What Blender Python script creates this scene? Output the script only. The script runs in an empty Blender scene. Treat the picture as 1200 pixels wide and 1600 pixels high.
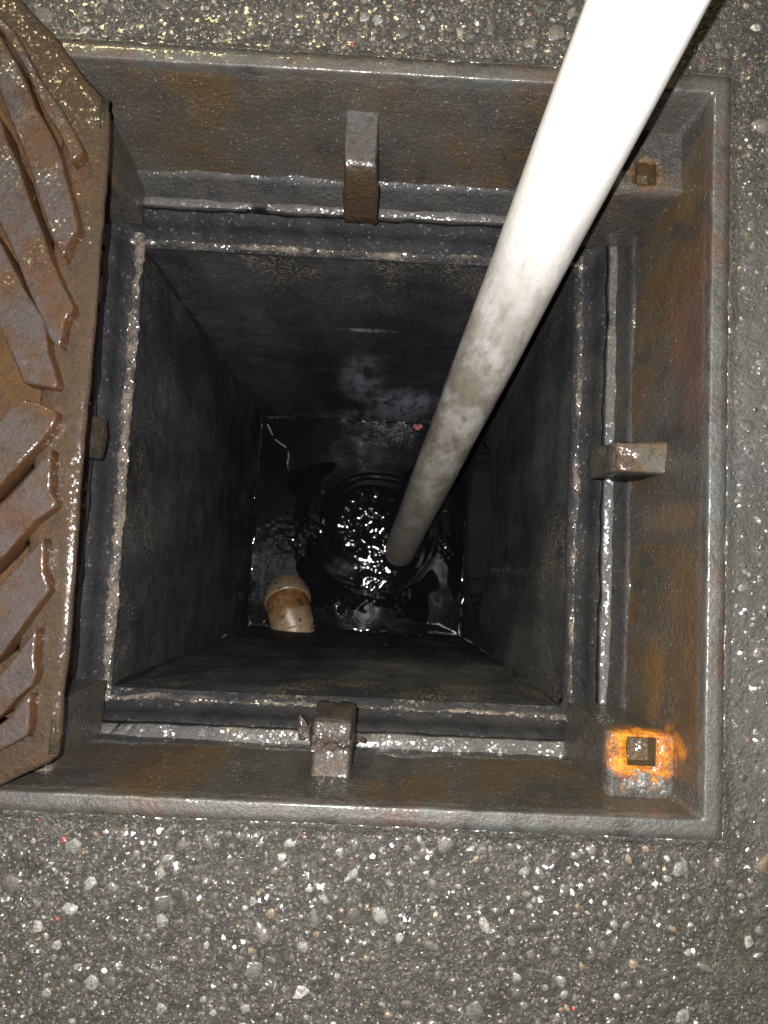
import bpy, bmesh, math, random
import numpy as np
from mathutils import Vector, noise as mnoise

# ------------------------------------------------------------------ camera, sky, light
S = bpy.context.scene
COL = S.collection
cam_d = bpy.data.cameras.new('camera')
cam = bpy.data.objects.new('camera', cam_d); COL.objects.link(cam)
cam.location = (0.0338, -0.1338, 0.80)
cam.rotation_euler = (0.0786, -0.0185, 0.0471)
cam_d.sensor_fit = 'VERTICAL'; cam_d.sensor_height = 7.2; cam_d.sensor_width = 5.4
cam_d.lens = 7.2 * 1209.0 / 1600.0
cam_d.clip_start = 0.01; cam_d.clip_end = 500
cam_d.dof.use_dof = True; cam_d.dof.focus_distance = 0.98; cam_d.dof.aperture_fstop = 2.4
S.camera = cam

W = bpy.data.worlds.new('World'); S.world = W; W.use_nodes = True
wn = W.node_tree.nodes; wl = W.node_tree.links; wn.clear()
sky = wn.new('ShaderNodeTexSky'); sky.sky_type = 'NISHITA'; sky.sun_disc = False
SUN_DIR = Vector((0.36, -0.74, -0.74)).normalized()          # the way the street light travels
sky.sun_elevation = math.asin(-SUN_DIR.z); sky.sun_rotation = math.atan2(-SUN_DIR.x, -SUN_DIR.y)
bgn = wn.new('ShaderNodeBackground'); bgn.inputs[1].default_value = 0.0022
wo = wn.new('ShaderNodeOutputWorld'); wl.new(sky.outputs[0], bgn.inputs[0]); wl.new(bgn.outputs[0], wo.inputs[0])

sun_d = bpy.data.lights.new('street_light', 'SUN'); sun_d.energy = 0.9; sun_d.angle = math.radians(3.0)
sun_d.color = (1.0, 0.86, 0.46)
sun = bpy.data.objects.new('street_light', sun_d); COL.objects.link(sun)
sun.rotation_euler = SUN_DIR.to_track_quat('-Z', 'Y').to_euler(); sun.location = (-2, 2, 3)

# the phone's own flash: everything in this night picture is lit by it
fl_d = bpy.data.lights.new('phone_flash', 'POINT'); fl_d.energy = 66.0; fl_d.shadow_soft_size = 0.0045
fl_d.color = (1.0, 0.975, 0.96)
fl = bpy.data.objects.new('phone_flash', fl_d); COL.objects.link(fl)
fl.location = cam.location + cam.rotation_euler.to_matrix() @ Vector((-0.026, 0.013, 0.004))

vs = S.view_settings
vs.view_transform = 'Standard'; vs.look = 'None'; vs.exposure = 0.6; vs.gamma = 1.0; vs.use_curve_mapping = False
S.cycles.use_denoising = True
S.cycles.max_bounces = 5; S.cycles.diffuse_bounces = 2; S.cycles.glossy_bounces = 4
S.cycles.sample_clamp_indirect = 4.0

rnd = random.Random(7); RNG = np.random.default_rng(11)

# ------------------------------------------------------------------ small helpers
def nz(p, s, seed=0.0, o=1):
    v = 0.0; a = 1.0
    for k in range(o):
        v += a * mnoise.noise((p[0]*s + seed, p[1]*s - seed*1.7, p[2]*s + seed*0.6)); s *= 2.1; a *= 0.5
    return v

def tag(o, label=None, cat=None, group=None, kind=None):
    if label: o['label'] = label
    if cat: o['category'] = cat
    if group: o['group'] = group
    if kind: o['kind'] = kind
    return o

def empty(name, loc, label, cat, group=None):
    o = bpy.data.objects.new(name, None); COL.objects.link(o); o.location = loc; o.empty_display_size = 0.05
    return tag(o, label, cat, group)

def mesh_obj(name, verts, faces, mat, parent=None, smooth=True, mats=None, fm=None):
    me = bpy.data.meshes.new(name); me.from_pydata([tuple(v) for v in verts], [], faces); me.update()
    if mats:
        for m in mats: me.materials.append(m)
        if fm: me.polygons.foreach_set('material_index', fm)
    else: me.materials.append(mat)
    if smooth: me.polygons.foreach_set('use_smooth', [True]*len(me.polygons))
    o = bpy.data.objects.new(name, me); COL.objects.link(o)
    if parent is not None:
        o.parent = parent; o.matrix_parent_inverse.identity()
        pl = parent.location.copy(); q = parent.parent
        while q is not None: pl += q.location; q = q.parent
        o.location = -pl
        if parent.type == 'MESH': o.location = (0, 0, 0)
    return o

def bm_obj(name, bm, mat, parent=None, smooth=True):
    me = bpy.data.meshes.new(name); bm.to_mesh(me); bm.free(); me.materials.append(mat)
    if smooth: me.polygons.foreach_set('use_smooth', [True]*len(me.polygons))
    o = bpy.data.objects.new(name, me); COL.objects.link(o)
    if parent is not None:
        o.parent = parent
        if parent.type != 'MESH': o.location = -parent.location
    return o

def rough_up(bm, amp, s, seed=0.0, o=2):
    bm.normal_update()
    mv = [(v, v.normal.copy() * (amp * nz(v.co, s, seed, o))) for v in bm.verts]
    for v, d in mv: v.co += d

# ------------------------------------------------------------------ materials
class Mat:
    def __init__(s, name):
        s.m = bpy.data.materials.new(name); s.m.use_nodes = True
        s.nt = s.m.node_tree; s.N = s.nt.nodes; s.L = s.nt.links
        s.b = s.N['Principled BSDF']; s._co = None
    def co(s):
        if s._co is None: s._co = s.N.new('ShaderNodeNewGeometry').outputs['Position']
        return s._co
    def put(s, sock, v):
        if isinstance(v, bpy.types.NodeSocket): s.L.new(v, sock)
        elif isinstance(v, (tuple, list)) and len(v) == 3 and sock.type == 'RGBA': sock.default_value = (*v, 1)
        else: sock.default_value = v
    def vec(s, scale=(1, 1, 1), loc=(0, 0, 0), rot=(0, 0, 0)):
        n = s.N.new('ShaderNodeMapping'); s.L.new(s.co(), n.inputs[0])
        n.inputs['Scale'].default_value = scale; n.inputs['Location'].default_value = loc; n.inputs['Rotation'].default_value = rot
        return n.outputs[0]
    def noise(s, scale, detail=4, rough=0.55, v=None, dist=0.0):
        n = s.N.new('ShaderNodeTexNoise'); s.L.new(v or s.co(), n.inputs['Vector'])
        n.inputs['Scale'].default_value = scale; n.inputs['Detail'].default_value = detail
        n.inputs['Roughness'].default_value = rough; n.inputs['Distortion'].default_value = dist
        return n.outputs[0]
    def vor(s, scale, v=None, out=0, feat='F1'):
        n = s.N.new('ShaderNodeTexVoronoi'); n.feature = feat; s.L.new(v or s.co(), n.inputs['Vector']); n.inputs['Scale'].default_value = scale
        return n.outputs[out]
    def ramp(s, f, a, b, va=0.0, vb=1.0):
        n = s.N.new('ShaderNodeMapRange'); n.interpolation_type = 'SMOOTHSTEP'; s.put(n.inputs[0], f)
        n.inputs[1].default_value = a; n.inputs[2].default_value = b; n.inputs[3].default_value = va; n.inputs[4].default_value = vb
        return n.outputs[0]
    def mix(s, f, a, b, mode='MIX'):
        n = s.N.new('ShaderNodeMix'); n.data_type = 'RGBA'; n.blend_type = mode
        s.put(n.inputs[0], f); s.put(n.inputs[6], a); s.put(n.inputs[7], b); return n.outputs[2]
    def math(s, op, a, b=0.0, c=0.0):
        n = s.N.new('ShaderNodeMath'); n.operation = op; s.put(n.inputs[0], a); s.put(n.inputs[1], b); s.put(n.inputs[2], c); return n.outputs[0]
    def near(s, p, r0, r1, warp=0.0, wscale=40.0, scale=(1, 1, 1)):
        """1 inside r0 of point p, fading to 0 at r1 (a stain with its own shape)"""
        v = s.N.new('ShaderNodeVectorMath'); v.operation = 'SUBTRACT'; s.L.new(s.co(), v.inputs[0]); v.inputs[1].default_value = p
        w = s.N.new('ShaderNodeVectorMath'); w.operation = 'MULTIPLY'; s.L.new(v.outputs[0], w.inputs[0]); w.inputs[1].default_value = scale
        l = s.N.new('ShaderNodeVectorMath'); l.operation = 'LENGTH'; s.L.new(w.outputs[0], l.inputs[0])
        d = l.outputs['Value']
        if warp: d = s.math('ADD', d, s.math('MULTIPLY', s.math('SUBTRACT', s.noise(wscale, 3), 0.5), warp))
        return s.ramp(d, r0, r1, 1.0, 0.0)
    def bump(s, h, dist, strength=1.0, n0=None):
        n = s.N.new('ShaderNodeBump'); s.put(n.inputs['Height'], h); n.inputs['Distance'].default_value = dist
        n.inputs['Strength'].default_value = strength
        if n0 is not None: s.L.new(n0, n.inputs['Normal'])
        return n.outputs[0]
    def glitter(s, scale, k, v=None, base=None):
        """facet normals of a wet grainy film: every cell tilts its own way"""
        c = s.vor(scale, v=v, out=1)
        a = s.N.new('ShaderNodeVectorMath'); a.operation = 'SUBTRACT'; s.L.new(c, a.inputs[0]); a.inputs[1].default_value = (0.5, 0.5, 0.5)
        if isinstance(k, bpy.types.NodeSocket):
            b = s.N.new('ShaderNodeVectorMath'); b.operation = 'SCALE'; s.L.new(a.outputs[0], b.inputs[0]); s.L.new(k, b.inputs['Scale'])
        else:
            b = s.N.new('ShaderNodeVectorMath'); b.operation = 'SCALE'; s.L.new(a.outputs[0], b.inputs[0]); b.inputs['Scale'].default_value = k
        d = s.N.new('ShaderNodeVectorMath'); d.operation = 'ADD'; s.L.new(b.outputs[0], d.inputs[0])
        s.L.new(base or s.N.new('ShaderNodeNewGeometry').outputs['Normal'], d.inputs[1])
        e = s.N.new('ShaderNodeVectorMath'); e.operation = 'NORMALIZE'; s.L.new(d.outputs[0], e.inputs[0])
        return e.outputs[0]
    def end(s, col, rough, normal=None, coat=0.0, coat_rough=0.1, metal=0.0, ior=1.5, spec=0.5, coat_normal=None):
        b = s.b.inputs
        s.put(b['Base Color'], col); s.put(b['Roughness'], rough); s.put(b['Metallic'], metal); b['IOR'].default_value = ior
        b['Specular IOR Level'].default_value = spec
        s.put(b['Coat Weight'], coat); s.put(b['Coat Roughness'], coat_rough); b['Coat IOR'].default_value = 1.52
        if normal is not None: s.L.new(normal, b['Normal']); s.L.new(coat_normal or normal, b['Coat Normal'])
        return s.m

def iron(name, base, rust, dark, cover=0.5, scale=14.0, fine=0.0005, rough=(0.28, 0.5), coat=0.7, extra=None, speck=0.0, stretch=(1, 1, 1), glit=0.75):
    m = Mat(name); v = m.vec(scale=stretch)
    n1 = m.noise(scale, 5, 0.62, v=v); n2 = m.noise(scale*2.7, 4, 0.6, v=m.vec(scale=stretch, loc=(3.1, 1.7, 5.2))); n3 = m.noise(450, 2, 0.6)
    c = m.mix(m.ramp(n1, cover-0.1, cover+0.12), base, rust)
    c = m.mix(m.ramp(n2, 0.50, 0.68), c, dark)
    c = m.mix(m.ramp(m.noise(60, 4, 0.7), 0.58, 0.75, 0, 0.35), c, tuple(min(1, x*1.7+0.008) for x in rust))
    c = m.mix(m.ramp(n3, 0.3, 0.75, 0.0, 0.6), c, m.mix(0.55, c, (0, 0, 0)))
    if speck: c = m.mix(m.ramp(m.noise(330, 2, 0.5), 0.66, 0.72, 0, speck), c, (0.32, 0.30, 0.27))
    if extra: c = extra(m, c)
    nb = m.bump(m.noise(160, 4, 0.7), fine*5, 0.8)
    return m.end(c, 0.5*(rough[0]+rough[1])+0.08, nb, m.ramp(n1, 0.35, 0.7, coat, coat*0.45), 0.2, coat_normal=m.glitter(430, m.ramp(m.noise(20, 3), 0.35, 0.7, glit*0.15, glit)))

def orange_pads(m, c):
    for p, r0, r1, col, w in (((0.342, -0.313, -0.056), 0.026, 0.046, (0.60, 0.23, 0.009), 0.035), ((0.333, 0.344, -0.06), 0.013, 0.024, (0.11, 0.060, 0.016), 0.016)):
        c = m.mix(m.near(p, r0, r1, w, 60, (1, 1, 1.0)), c, m.mix(m.ramp(m.noise(75, 5, 0.75), 0.35, 0.62), col, (col[0]*0.42, col[1]*0.30, col[2]*0.6)))
    return c

def wall_extra(m, c):
    # rust runs on the right hand wall and the orange streak out of the lower right pad
    c = m.mix(m.math('MULTIPLY', m.near((0.377, -0.20, -0.03), 0.010, 0.030, 0.02, 30, (1, 0.16, 0.45)), 0.5), c, (0.085, 0.048, 0.020))
    c = m.mix(m.math('MULTIPLY', m.near((0.372, -0.055, -0.07), 0.012, 0.03, 0.015, 50, (0.4, 1.3, 0.35)), 0.45), c, (0.12, 0.075, 0.04))
    c = m.mix(m.math('MULTIPLY', m.near((0.365, -0.24, -0.10), 0.008, 0.022, 0.012, 50, (1.6, 0.28, 0.6)), 0.6), c, (0.12, 0.066, 0.016))
    c = m.mix(m.math('MULTIPLY', m.near((0.38, 0.15, -0.03), 0.02, 0.06, 0.04, 30, (1, 0.4, 0.8)), 0.5), c, (0.075, 0.034, 0.026))
    return orange_pads(m, c)

M_rim = iron('iron_rim', (0.080, 0.080, 0.073), (0.082, 0.054, 0.040), (0.050, 0.048, 0.043), 0.52, 12, 0.0005, (0.3, 0.45), 0.9, None, 0.12, glit=0.4)
M_wall = iron('iron_wall', (0.052, 0.048, 0.042), (0.072, 0.045, 0.020), (0.032, 0.031, 0.028), 0.50, 6, 0.0007, (0.33, 0.5), 0.6, wall_extra, 0.5, (1, 1, 0.6))
M_flange = iron('iron_flange_silted', (0.030, 0.030, 0.029), (0.038, 0.034, 0.028), (0.020, 0.020, 0.021), 0.55, 18, 0.0006, (0.35, 0.55), 0.5, orange_pads, 0.25)
M_pad = iron('iron_pad', (0.048, 0.044, 0.038), (0.066, 0.045, 0.025), (0.030, 0.030, 0.029), 0.55, 22, 0.0008, (0.28, 0.5), 0.8, orange_pads, 0.3)
M_lugA = iron('iron_lug_rusty', (0.060, 0.042, 0.026), (0.088, 0.048, 0.018), (0.075, 0.073, 0.070), 0.45, 30, 0.0007, (0.3, 0.5), 0.6, None, 0.3)
M_lugB = iron('iron_lug_grey', (0.085, 0.083, 0.074), (0.125, 0.078, 0.040), (0.075, 0.075, 0.072), 0.5, 32, 0.0010, (0.25, 0.45), 0.8, None, 0.5)
M_lugC = iron('iron_lug_dull', (0.040, 0.033, 0.026), (0.060, 0.040, 0.024), (0.030, 0.027, 0.024), 0.5, 30, 0.0008, (0.35, 0.5), 0.5, None, 0.2)

def lip_mat():
    m = Mat('wet_silt_lip')
    c = m.mix(m.noise(70, 5, 0.65), (0.046, 0.043, 0.040), (0.086, 0.079, 0.070))
    c = m.mix(m.ramp(m.noise(330, 3), 0.45, 0.65), c, (0.045, 0.042, 0.040))
    h = m.math('ADD', m.noise(260, 4, 0.7), m.math('MULTIPLY', m.noise(90, 3), 1.4))
    return m.end(c, 0.45, m.bump(h, 0.003, 0.8), 0.6, 0.22, coat_normal=m.glitter(300, m.ramp(m.noise(25, 3), 0.35, 0.7, 0.1, 0.7)))
M_lip = lip_mat()

def mortar_mat(name, lo, hi):
    m = Mat(name)
    c = m.mix(m.ramp(m.noise(45, 5, 0.7), 0.38, 0.62), (0.075, 0.064, 0.054), (0.20, 0.165, 0.125))
    c = m.mix(m.ramp(m.noise(110, 4, 0.6), 0.52, 0.70), c, (0.27, 0.24, 0.20))
    c = m.mix(m.ramp(m.noise(14, 4, 0.7), lo, hi, 0, 0.9), c, (0.038, 0.034, 0.030))
    h = m.noise(170, 5, 0.75)
    c = m.mix(m.ramp(h, 0.36, 0.46, 0.85, 0.0), c, (0.03, 0.026, 0.023))
    return m.end(c, 0.5, m.bump(h, 0.006, 0.9), 0.9, 0.2, coat_normal=m.glitter(300, 1.0))
M_mortar = mortar_mat('broken_mortar', 0.54, 0.64)
M_mortar_dirty = mortar_mat('broken_mortar_dirty', 0.42, 0.56)

def shaft_mat(name, extra=None, tone=1.0):
    m = Mat(name)
    v = m.vec(scale=(1, 1, 0.35))
    c = m.mix(m.ramp(m.noise(7, 6, 0.65, v=v), 0.35, 0.7), tuple(x*tone for x in (0.027, 0.028, 0.031)), tuple(x*tone for x in (0.072, 0.071, 0.069)))
    c = m.mix(m.ramp(m.noise(60, 5, 0.7), 0.48, 0.72, 0, 0.7), c, (0.016, 0.016, 0.018))
    c = m.mix(m.math('MULTIPLY', m.ramp(m.noise(260, 3, 0.6), 0.60, 0.70, 0, 0.75), m.ramp(m.noise(10, 3), 0.35, 0.65, 0.25, 1.0)), c, (0.24, 0.22, 0.18))
    # pale scuffs just under the broken mortar
    P = m.N.new('ShaderNodeSeparateXYZ'); m.L.new(m.co(), P.inputs[0])
    top = m.ramp(P.outputs[2], -0.52, -0.26, 0.0, 1.0)
    sc = m.math('MULTIPLY', m.math('MULTIPLY', top, m.ramp(m.noise(9, 3), 0.42, 0.62)), m.ramp(m.noise(200, 4, 0.7), 0.50, 0.64))
    c = m.mix(m.math('MULTIPLY', sc, 0.85), c, (0.30, 0.25, 0.18))
    if extra: c = extra(m, c)
    h = m.noise(150, 5, 0.75)
    return m.end(c, 0.75, m.bump(h, 0.006, 1.0), m.math('ADD', m.math('MULTIPLY', m.slick, 0.5), 0.075) if hasattr(m, 'slick') else 0.075, 0.3, spec=0.07, coat_normal=m.glitter(330, m.ramp(m.noise(12, 3), 0.4, 0.7, 0.4, 1.3)))
def caustic_and_crack(m, c):  # flash caustic off the water painted pale on the wall; last mark a pale crack
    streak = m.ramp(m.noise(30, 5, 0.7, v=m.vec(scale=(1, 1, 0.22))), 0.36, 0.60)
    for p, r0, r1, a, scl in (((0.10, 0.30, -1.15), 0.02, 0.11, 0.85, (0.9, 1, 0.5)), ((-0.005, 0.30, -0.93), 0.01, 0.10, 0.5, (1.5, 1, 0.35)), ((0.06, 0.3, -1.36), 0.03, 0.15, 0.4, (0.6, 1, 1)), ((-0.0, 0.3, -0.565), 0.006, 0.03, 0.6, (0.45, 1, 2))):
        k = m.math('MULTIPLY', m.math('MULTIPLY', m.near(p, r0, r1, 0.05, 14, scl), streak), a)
        c = m.mix(k, c, (0.50, 0.52, 0.64)); m.slick = m.math('ADD', k, m.slick if hasattr(m, 'slick') else 0.0)  # coat rises with the painted caustic to strengthen its reflection in the water
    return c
M_shaft = shaft_mat('dark_wet_concrete')
def level_mat():
    m = Mat('black_levelling_mortar')
    c = m.mix(m.ramp(m.noise(18, 4, 0.65), 0.35, 0.7), (0.011, 0.011, 0.012), (0.022, 0.021, 0.021))
    return m.end(c, 0.6, m.bump(m.noise(130, 4, 0.7), 0.003, 0.9), 0.06, 0.3, spec=0.15, coat_normal=m.glitter(330, 0.8))
M_level = level_mat()
def seam_mat():
    m = Mat('wet_corner_seam')
    return m.end((0.016, 0.016, 0.018), 0.3, m.bump(m.noise(90, 3), 0.003, 0.6), 0.5, 0.2)
M_seam = seam_mat()
M_shaft_back = shaft_mat('dark_wet_concrete_caustic', caustic_and_crack)

def pipe_mat(name, socket=False):
    m = Mat(name)
    c = m.mix(m.ramp(m.noise(22, 5, 0.65), 0.35, 0.65), (0.36, 0.25, 0.135), (0.25, 0.165, 0.09))
    if socket:
        c = m.mix(m.ramp(m.noise(30, 4), 0.35, 0.65, 0.3, 0.9), c, (0.20, 0.165, 0.12))
    else:      # brown water mark beside the collar, paler towards the wall
        v = m.N.new('ShaderNodeVectorMath'); v.operation = 'SUBTRACT'; m.L.new(m.co(), v.inputs[0]); v.inputs[1].default_value = (-0.163, -0.315, -1.355)
        d = m.N.new('ShaderNodeVectorMath'); d.operation = 'DOT_PRODUCT'; m.L.new(v.outputs[0], d.inputs[0]); d.inputs[1].default_value = (-0.292, 0.956, 0.0)
        w = m.math('ADD', d.outputs['Value'], m.math('MULTIPLY', m.math('SUBTRACT', m.noise(26, 3), 0.5), 0.05))
        c = m.mix(m.math('MULTIPLY', m.ramp(w, 0.055, 0.088), m.ramp(m.noise(27, 3, 0.6, v=m.vec(loc=(0.35, 0.2, 0.1))), 0.36, 0.56, 0.35, 0.97)), c, m.mix(m.noise(45, 3), (0.10, 0.036, 0.008), (0.26, 0.11, 0.022)))
        c = m.mix(m.ramp(d.outputs['Value'], 0.052, 0.030, 0, 0.4), c, (0.46, 0.36, 0.23))
    c = m.mix(m.ramp(m.noise(90, 4, 0.65), 0.60, 0.66, 0, 0.85), c, (0.045, 0.028, 0.018))
    c = m.mix(m.ramp(m.noise(36, 2, 0.5), 0.64, 0.68, 0, 0.8), c, (0.035, 0.022, 0.015))
    return m.end(c, 0.4, m.bump(m.noise(140, 4), 0.002, 0.8), 0.6, 0.12)
M_socket = pipe_mat('buff_pipe_socket', True)
M_pipe = pipe_mat('buff_pipe')

def pole_mat():
    m = Mat('white_plastic_pole')
    P = m.N.new('ShaderNodeSeparateXYZ'); m.L.new(m.co(), P.inputs[0])
    low = m.ramp(P.outputs[2], 0.22, -0.32, 0.0, 1.0)
    c = (0.80, 0.785, 0.75)
    sm = m.noise(16, 5, 0.65, v=m.vec(scale=(1, 1, 0.5), rot=(0.2, 0.4, 0.0)))
    c = m.mix(m.math('MULTIPLY', low, m.ramp(sm, 0.34, 0.64, 0.40, 1.0)), c, (0.30, 0.26, 0.205))
    c = m.mix(m.math('MULTIPLY', low, m.ramp(m.noise(60, 5, 0.7, v=m.vec(scale=(1.3, 1.3, 0.22), rot=(0.22, -0.06, 0.0))), 0.44, 0.70, 0, 0.7)), c, (0.20, 0.17, 0.135))
    tide = m.ramp(m.math('ADD', P.outputs[2], m.math('MULTIPLY', m.math('SUBTRACT', m.noise(20, 3), 0.5), 0.22)), -0.62, -0.95, 0.0, 0.55)
    c = m.mix(tide, c, (0.235, 0.205, 0.17))
    c = m.mix(m.ramp(m.noise(120, 3, 0.6, v=m.vec(scale=(1, 1, 0.06), rot=(0.22, -0.06, 0.0))), 0.62, 0.72, 0, 0.35), c, (0.40, 0.36, 0.30))
    return m.end(c, 0.42, m.bump(m.noise(90, 4), 0.001, 0.5), 0.25, 0.2)
M_pole = pole_mat()

def grate_mat(name, top, side, flat, n0=0.45, n1=0.9, gloss=0.32):
    m = Mat(name)
    N = m.N.new('ShaderNodeNewGeometry'); z = m.N.new('ShaderNodeSeparateXYZ'); m.L.new(N.outputs['True Normal'], z.inputs[0])
    up = m.ramp(z.outputs[2], n0, n1)
    t = m.mix(m.ramp(m.noise(26, 5, 0.65), 0.40, 0.64), top, flat)
    t = m.mix(m.ramp(m.noise(13, 4, 0.6), 0.48, 0.68, 0, 0.75), t, (0.068, 0.031, 0.012))
    s = m.mix(m.noise(40, 5, 0.7), side, tuple(x*0.45 for x in side))
    c = m.mix(up, s, t)
    c = m.mix(m.ramp(m.noise(70, 5, 0.75), 0.50, 0.68, 0, 0.6), c, (0.022, 0.016, 0.012))
    c = m.mix(m.ramp(m.noise(420, 3), 0.5, 0.75, 0, 0.6), c, m.mix(0.6, c, (0, 0, 0)))
    h = m.noise(170, 5, 0.7)
    return m.end(c, 0.6, m.bump(h, 0.0042, 1.0), gloss, 0.2, spec=0.3, coat_normal=m.glitter(420, m.ramp(m.noise(18, 3), 0.38, 0.72, 0.08, 0.48)))
M_rib = grate_mat('grate_rib_iron', (0.058, 0.046, 0.042), (0.098, 0.040, 0.009), (0.054, 0.034, 0.022), gloss=0.5)
M_border = grate_mat('grate_border_iron', (0.047, 0.028, 0.014), (0.050, 0.028, 0.012), (0.042, 0.029, 0.019))
M_bed = grate_mat('grate_web_iron', (0.070, 0.034, 0.010), (0.05, 0.024, 0.008), (0.048, 0.025, 0.009))
M_lugT = grate_mat('lug_worn_rusty', (0.080, 0.078, 0.074), (0.062, 0.037, 0.017), (0.072, 0.052, 0.034), 0.3, 0.75)
M_lugR = grate_mat('lug_worn_pale', (0.098, 0.090, 0.070), (0.060, 0.056, 0.044), (0.115, 0.075, 0.040), 0.3, 0.75)
M_notch = grate_mat('grate_notch_iron', (0.020, 0.022, 0.014), (0.085, 0.042, 0.010), (0.03, 0.028, 0.016))

def water_mat():
    m = Mat('black_water')
    c = m.mix(m.noise(8, 4), (0.0035, 0.0037, 0.0045), (0.008, 0.0085, 0.010))
    return m.end(c, 0.03, None, 0.0, ior=1.36)
M_water = water_mat()

def asphalt_mat():
    m = Mat('wet_asphalt_binder')
    c = m.mix(m.ramp(m.noise(24, 5, 0.65), 0.35, 0.65), (0.038, 0.035, 0.031), (0.066, 0.060, 0.052))
    c = m.mix(m.ramp(m.noise(420, 3, 0.6), 0.42, 0.7, 0, 0.8), c, (0.10, 0.092, 0.08))
    vc = m.N.new('ShaderNodeSeparateColor'); m.L.new(m.vor(430, out=1), vc.inputs[0])
    c = m.mix(m.ramp(vc.outputs[0], 0.72, 0.80, 0, 0.5), c, (0.150, 0.133, 0.108))
    c = m.mix(m.ramp(vc.outputs[1], 0.88, 0.92, 0, 0.6), c, (0.24, 0.225, 0.195))
    c = m.mix(m.ramp(vc.outputs[2], 0.62, 0.70, 0, 0.5), c, (0.026, 0.023, 0.020))
    c = m.mix(m.ramp(m.noise(40, 4, 0.7), 0.45, 0.65, 0, 0.65), c, (0.024, 0.022, 0.020))
    c = m.mix(m.math('MULTIPLY', m.near((0.48, -0.05, 0.0), 0.07, 0.10, 0.03, 20, (1, 0.22, 1)), 0.65), c, (0.105, 0.102, 0.096))
    c = m.mix(m.ramp(m.noise(5, 3, 0.5, v=m.vec(loc=(7, 7, 0))), 0.50, 0.66, 0, 0.30), c, (0.050, 0.052, 0.026))
    return m.end(c, 0.55, m.bump(m.noise(240, 4, 0.7), 0.007, 0.9), 1.0, 0.25, coat_normal=m.glitter(250, m.ramp(m.noise(18, 3), 0.35, 0.7, 0.35, 0.95)))
M_asph = asphalt_mat()

def stone_mat():
    m = Mat('asphalt_stone')
    a = m.N.new('ShaderNodeAttribute'); a.attribute_name = 'tint'; a.attribute_type = 'GEOMETRY'
    c = m.mix(m.ramp(m.noise(260, 4, 0.65), 0.38, 0.68, 0.0, 0.8), a.outputs['Color'], (0.05, 0.045, 0.038))
    return m.end(c, 0.5, m.bump(m.noise(300, 4, 0.65), 0.002, 0.7), 0.85, 0.2, coat_normal=m.glitter(230, 0.65))
M_stone = stone_mat()

def debris_mat(name, a, b):
    m = Mat(name); c = m.mix(m.noise(90, 4, 0.7), a, b)
    return m.end(c, 0.5, m.bump(m.noise(300, 3), 0.002, 0.8), 0.6, 0.2, coat_normal=m.glitter(380, 1.0))
M_flake = debris_mat('rust_flake', (0.085, 0.055, 0.035), (0.04, 0.03, 0.025))
M_hole = debris_mat('silted_hole', (0.034, 0.031, 0.014), (0.085, 0.044, 0.011))
M_red = debris_mat('red_litter', (0.55, 0.10, 0.09), (0.30, 0.16, 0.16))
M_grit = debris_mat('pale_grit', (0.17, 0.16, 0.14), (0.06, 0.058, 0.055))
M_inlet = Mat('stained_inlet').end((0.020, 0.018, 0.017), 0.9, spec=0.1)

# ------------------------------------------------------------------ the setting: wet road
FR = dict(R=0.403, T=0.425, B=-0.387, L=-0.409)                  # outside of the iron rim

def vnoise(x, y, s, seed):
    """smooth value noise in numpy"""
    r = np.random.default_rng(seed); g = r.random((256, 256))
    u = x*s + 91.3; v = y*s + 57.7
    i = np.floor(u).astype(int); j = np.floor(v).astype(int); fu = u-i; fv = v-j
    fu = fu*fu*(3-2*fu); fv = fv*fv*(3-2*fv)
    i0 = i % 256; i1 = (i+1) % 256; j0 = j % 256; j1 = (j+1) % 256
    return (g[i0, j0]*(1-fu)*(1-fv) + g[i1, j0]*fu*(1-fv) + g[i0, j1]*(1-fu)*fv + g[i1, j1]*fu*fv) - 0.5

def ground_h(x, y):
    h = 0.005*vnoise(x, y, 4, 1) + 0.0020*vnoise(x, y, 28, 2) + 0.0014*vnoise(x, y, 95, 3) + 0.0014*vnoise(x, y, 240, 4)
    d = np.maximum.reduce([x-FR['R'], FR['L']-x, y-FR['T'], FR['B']-y])       # distance to the rim
    h = h + np.where(x > 0.404, 0.0038*vnoise(x, y, 62, 6)*np.clip((0.30-y)/0.1, 0, 1), 0)
    edge = np.clip(1-np.abs(d)/0.010, 0, 1)
    return h*np.clip(d/0.02, 0.35, 1.0) - 0.0030*(1-edge) + edge*(0.0014 + 0.0036*vnoise(x, y, 38, 8) + 0.0022*vnoise(x, y, 140, 9)) + np.minimum(d, 0)*0.42

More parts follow.
